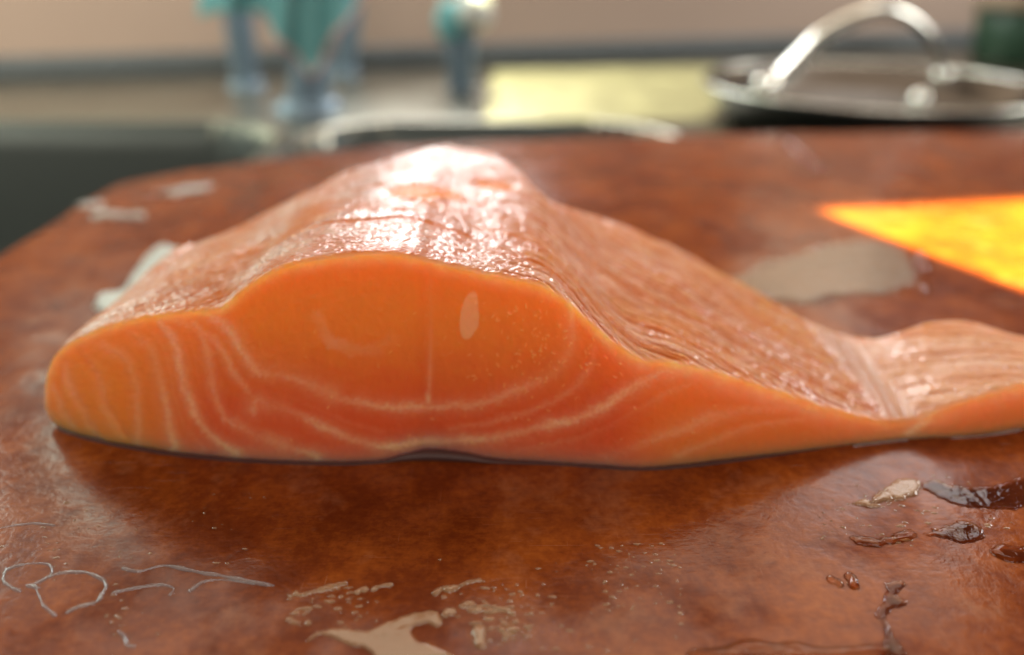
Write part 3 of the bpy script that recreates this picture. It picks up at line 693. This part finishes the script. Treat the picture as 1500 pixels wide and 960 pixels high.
# ------------------------------------------------------------------ steel pan with a tall loop handle
pc = np.array([.272, .492]); pr = .127; zr = .006; zb = -.020
pan = thing("steel_pan", "shallow steel pan with a tall polished loop handle, dark outside, behind the board", "pan", (pc[0], pc[1], zb))
local(link("outer_wall", lathe_mesh("outer_wall", [(.0, zb), (pr-.030, zb), (pr-.018, zb+.004), (pr-.004, zr-.004), (pr-.001, zr-.0015), (pr-.003, zr-.0015)], 96, (pc[0], pc[1], 0)), M_panout), pan)
local(link("inner_bowl", lathe_mesh("inner_bowl", [(0, zb+.006), (pr*.45, zb+.0045), (pr-.034, zb+.003), (pr-.022, zb+.008), (pr-.006, zr-.002), (pr-.003, zr-.0012)], 96, (pc[0], pc[1], 0)), M_pan), pan)
a = np.linspace(0, 2*math.pi, 97)
rimp = np.stack([pc[0]+(pr-.002)*np.cos(a), pc[1]+(pr-.002)*np.sin(a), np.full(97, zr)], 1)
local(link("rim", tube_mesh("rim", rimp, .0011, 10), M_chrome), pan)
hy = .455
hp = [on_y(1118, 126, hy-.03), on_y(1140, 118, hy-.02), on_y(1172, 86, hy-.01), on_y(1205, 52, hy), on_y(1250, 28, hy+.005), on_y(1300, 18, hy+.012), on_y(1340, 32, hy+.02), on_y(1368, 66, hy+.028), on_y(1380, 112, hy+.035)]
hp = spline(np.array(hp), 60); 
rad = np.interp(np.linspace(0, 1, 60), [0, .12, .3, .6, .75, 1], [.0055, .0075, .0072, .0062, .0046, .0032])
loop = link("loop_handle", tube_mesh("loop_handle", hp, rad, 20, .8), M_chrome); local(loop, pan)
for P_ in (hp[0], hp[-1]):
    me = lathe_mesh("rivet", [(0.0, .006), (.003, .0055), (.0055, .004), (.0068, .0015), (.007, -.002), (.006, -.006)], 20, tuple(P_))
    local(link("rivet", me, M_chrome), pan)
for (x_, y_) in ((1347, 146), (1322, 127)):  # studs added inside the pan only to catch bright glints
    P_ = on_z(x_, y_, zb+.008)
    local(link("glint_stud", lathe_mesh("glint_stud", [(0, .007), (.003, .0064), (.006, .004), (.0072, 0), (.0072, -.005)], 20, tuple(P_)), M_chrome), pan)

# ------------------------------------------------------------------ tap, cloth and the little side tap
tap = thing("kitchen_tap", "blurred blue grey kitchen tap on three feet under the teal cloth", "tap", tuple(on_z(450, 166, -.022)))
tb = on_z(452, 163, -.022); yt = tb[1]
tp = spline(np.array([tb+np.array([0, 0, .001]), on_y(455, 120, yt), on_y(457, 40, yt), on_y(458, -60, yt), on_y(458, -140, yt)]), 30)
local(link("column", tube_mesh("column", tp, np.interp(np.linspace(0, 1, 30), [0, .2, 1], [.019, .0165, .013]), 24), M_bluesteel), tap)
local(link("base", lathe_mesh("base", [(.0, .010), (.020, .010), (.026, .007), (.029, .001), (.029, -.001)], 40, tuple(tb)), M_bluesteel), tap)
for (x0, y0, x1, y1, r) in ((362, 128, 338, -60, .0125), (506, 110, 520, -60, .0110)):
    f0 = on_z(x0, y0, -.022); f1 = on_y(x1, y1, f0[1]); 
    local(link("side_pipe", tube_mesh("side_pipe", spline(np.array([f0, (f0+f1)/2, f1]), 12), np.linspace(r, r*1.15, 12), 20), M_bluesteel), tap)
    local(link("foot", lathe_mesh("foot", [(0, .006), (r*1.25, .006), (r*1.5, .001), (r*1.5, -.001)], 30, tuple(f0)), M_bluesteel), tap)
b0, b1 = on_y(300, -60, on_z(362, 128, -.022)[1]), on_y(560, -60, on_z(506, 110, -.022)[1])
local(link("crossbar", tube_mesh("crossbar", np.linspace(b0, b1, 12), .009, 18), M_bluesteel), tap)

# teal cloth hanging in a point over the tap
def cloth():
    y0 = yt-.030
    n, m = 70, 46; V = np.zeros((n, m, 3)); H = np.zeros((n, m))
    for i in range(n):
        u = i/(n-1); x = 272+u*268
        # lower edge: high at the left, long point at 455
        if x < 375: yb = 30-8*math.sin((x-272)/103*math.pi) - (x-272)*.05
        elif x < 455: yb = 22+ (112-22)*((x-375)/80)**1.15
        else: yb = 112-(x-455)/85*140
        for j in range(m):
            v = j/(m-1); yy = -110+(yb+110)*v
            fold = .007*math.sin(u*19+1.2*v)*(.4+.6*v)+.004*math.sin(u*41+v*2)
            P = on_y(x, yy, y0); V[i, j] = P+np.array([0, fold+.016*abs(u-.68)*2, 0]); H[i, j] = v
    me = np_mesh("tea_towel", V.reshape(-1, 3), grid_faces(n, m))
    o = link("tea_towel", me, M_teal); so = o.modifiers.new("thick", 'SOLIDIFY'); so.thickness = .0022
    tag(o, "teal cloth hanging in a point over the tap", "cloth")
    pts = V[:, -1, :].copy(); hem = link("hem", tube_mesh("hem", pts[24:], .0030, 10), M_hem); hem.parent = o
cloth()
sb = on_z(676, 134, -.022); ys = sb[1]
st = thing("side_tap", "small side tap with a pearly white knob right of the teal cloth", "tap", tuple(sb))
for dx, r in ((-9, .0072), (10, .0060)):
    pts = spline(np.array([sb+np.array([dx*.0006, 0, .001]), on_y(676+dx, 80, ys), on_y(678+dx*1.1, 30, ys)]), 14)
    local(link("stem", tube_mesh("stem", pts, r, 18), M_bluesteel), st)
kc = on_y(696, 18, ys-.004); R_ = .0165
ang = np.linspace(0, math.pi, 20)
local(link("knob", lathe_mesh("knob", [(R_*math.sin(t), R_*math.cos(t)) for t in ang], 36, tuple(kc)), M_pearl), st)
kc2 = on_y(664, 34, ys+.006); R2 = .0165
local(link("cap", lathe_mesh("cap", [(R2*math.sin(t), R2*1.25*math.cos(t)) for t in ang], 36, tuple(kc2)), M_teal), st)

# ------------------------------------------------------------------ things at the top right corner
gp = on_z(1480, 95, -.022)
gb = thing("green_box", "dark green tub with a tan lid band at the top right corner", "tub", tuple(gp))
gz = gp[2]
local(link("body", lathe_mesh("body", [(0, 0), (.052, 0), (.055, .004), (.060, .055), (.058, .058), (0, .058)], 48, tuple(gp+np.array([.03, .03, 0]))), M_green), gb)
local(link("band", lathe_mesh("band", [(.056, .0585), (.064, .0585), (.066, .064), (.066, .088), (.060, .092), (0, .092)], 48, tuple(gp+np.array([.03, .03, 0]))), M_tan), gb)
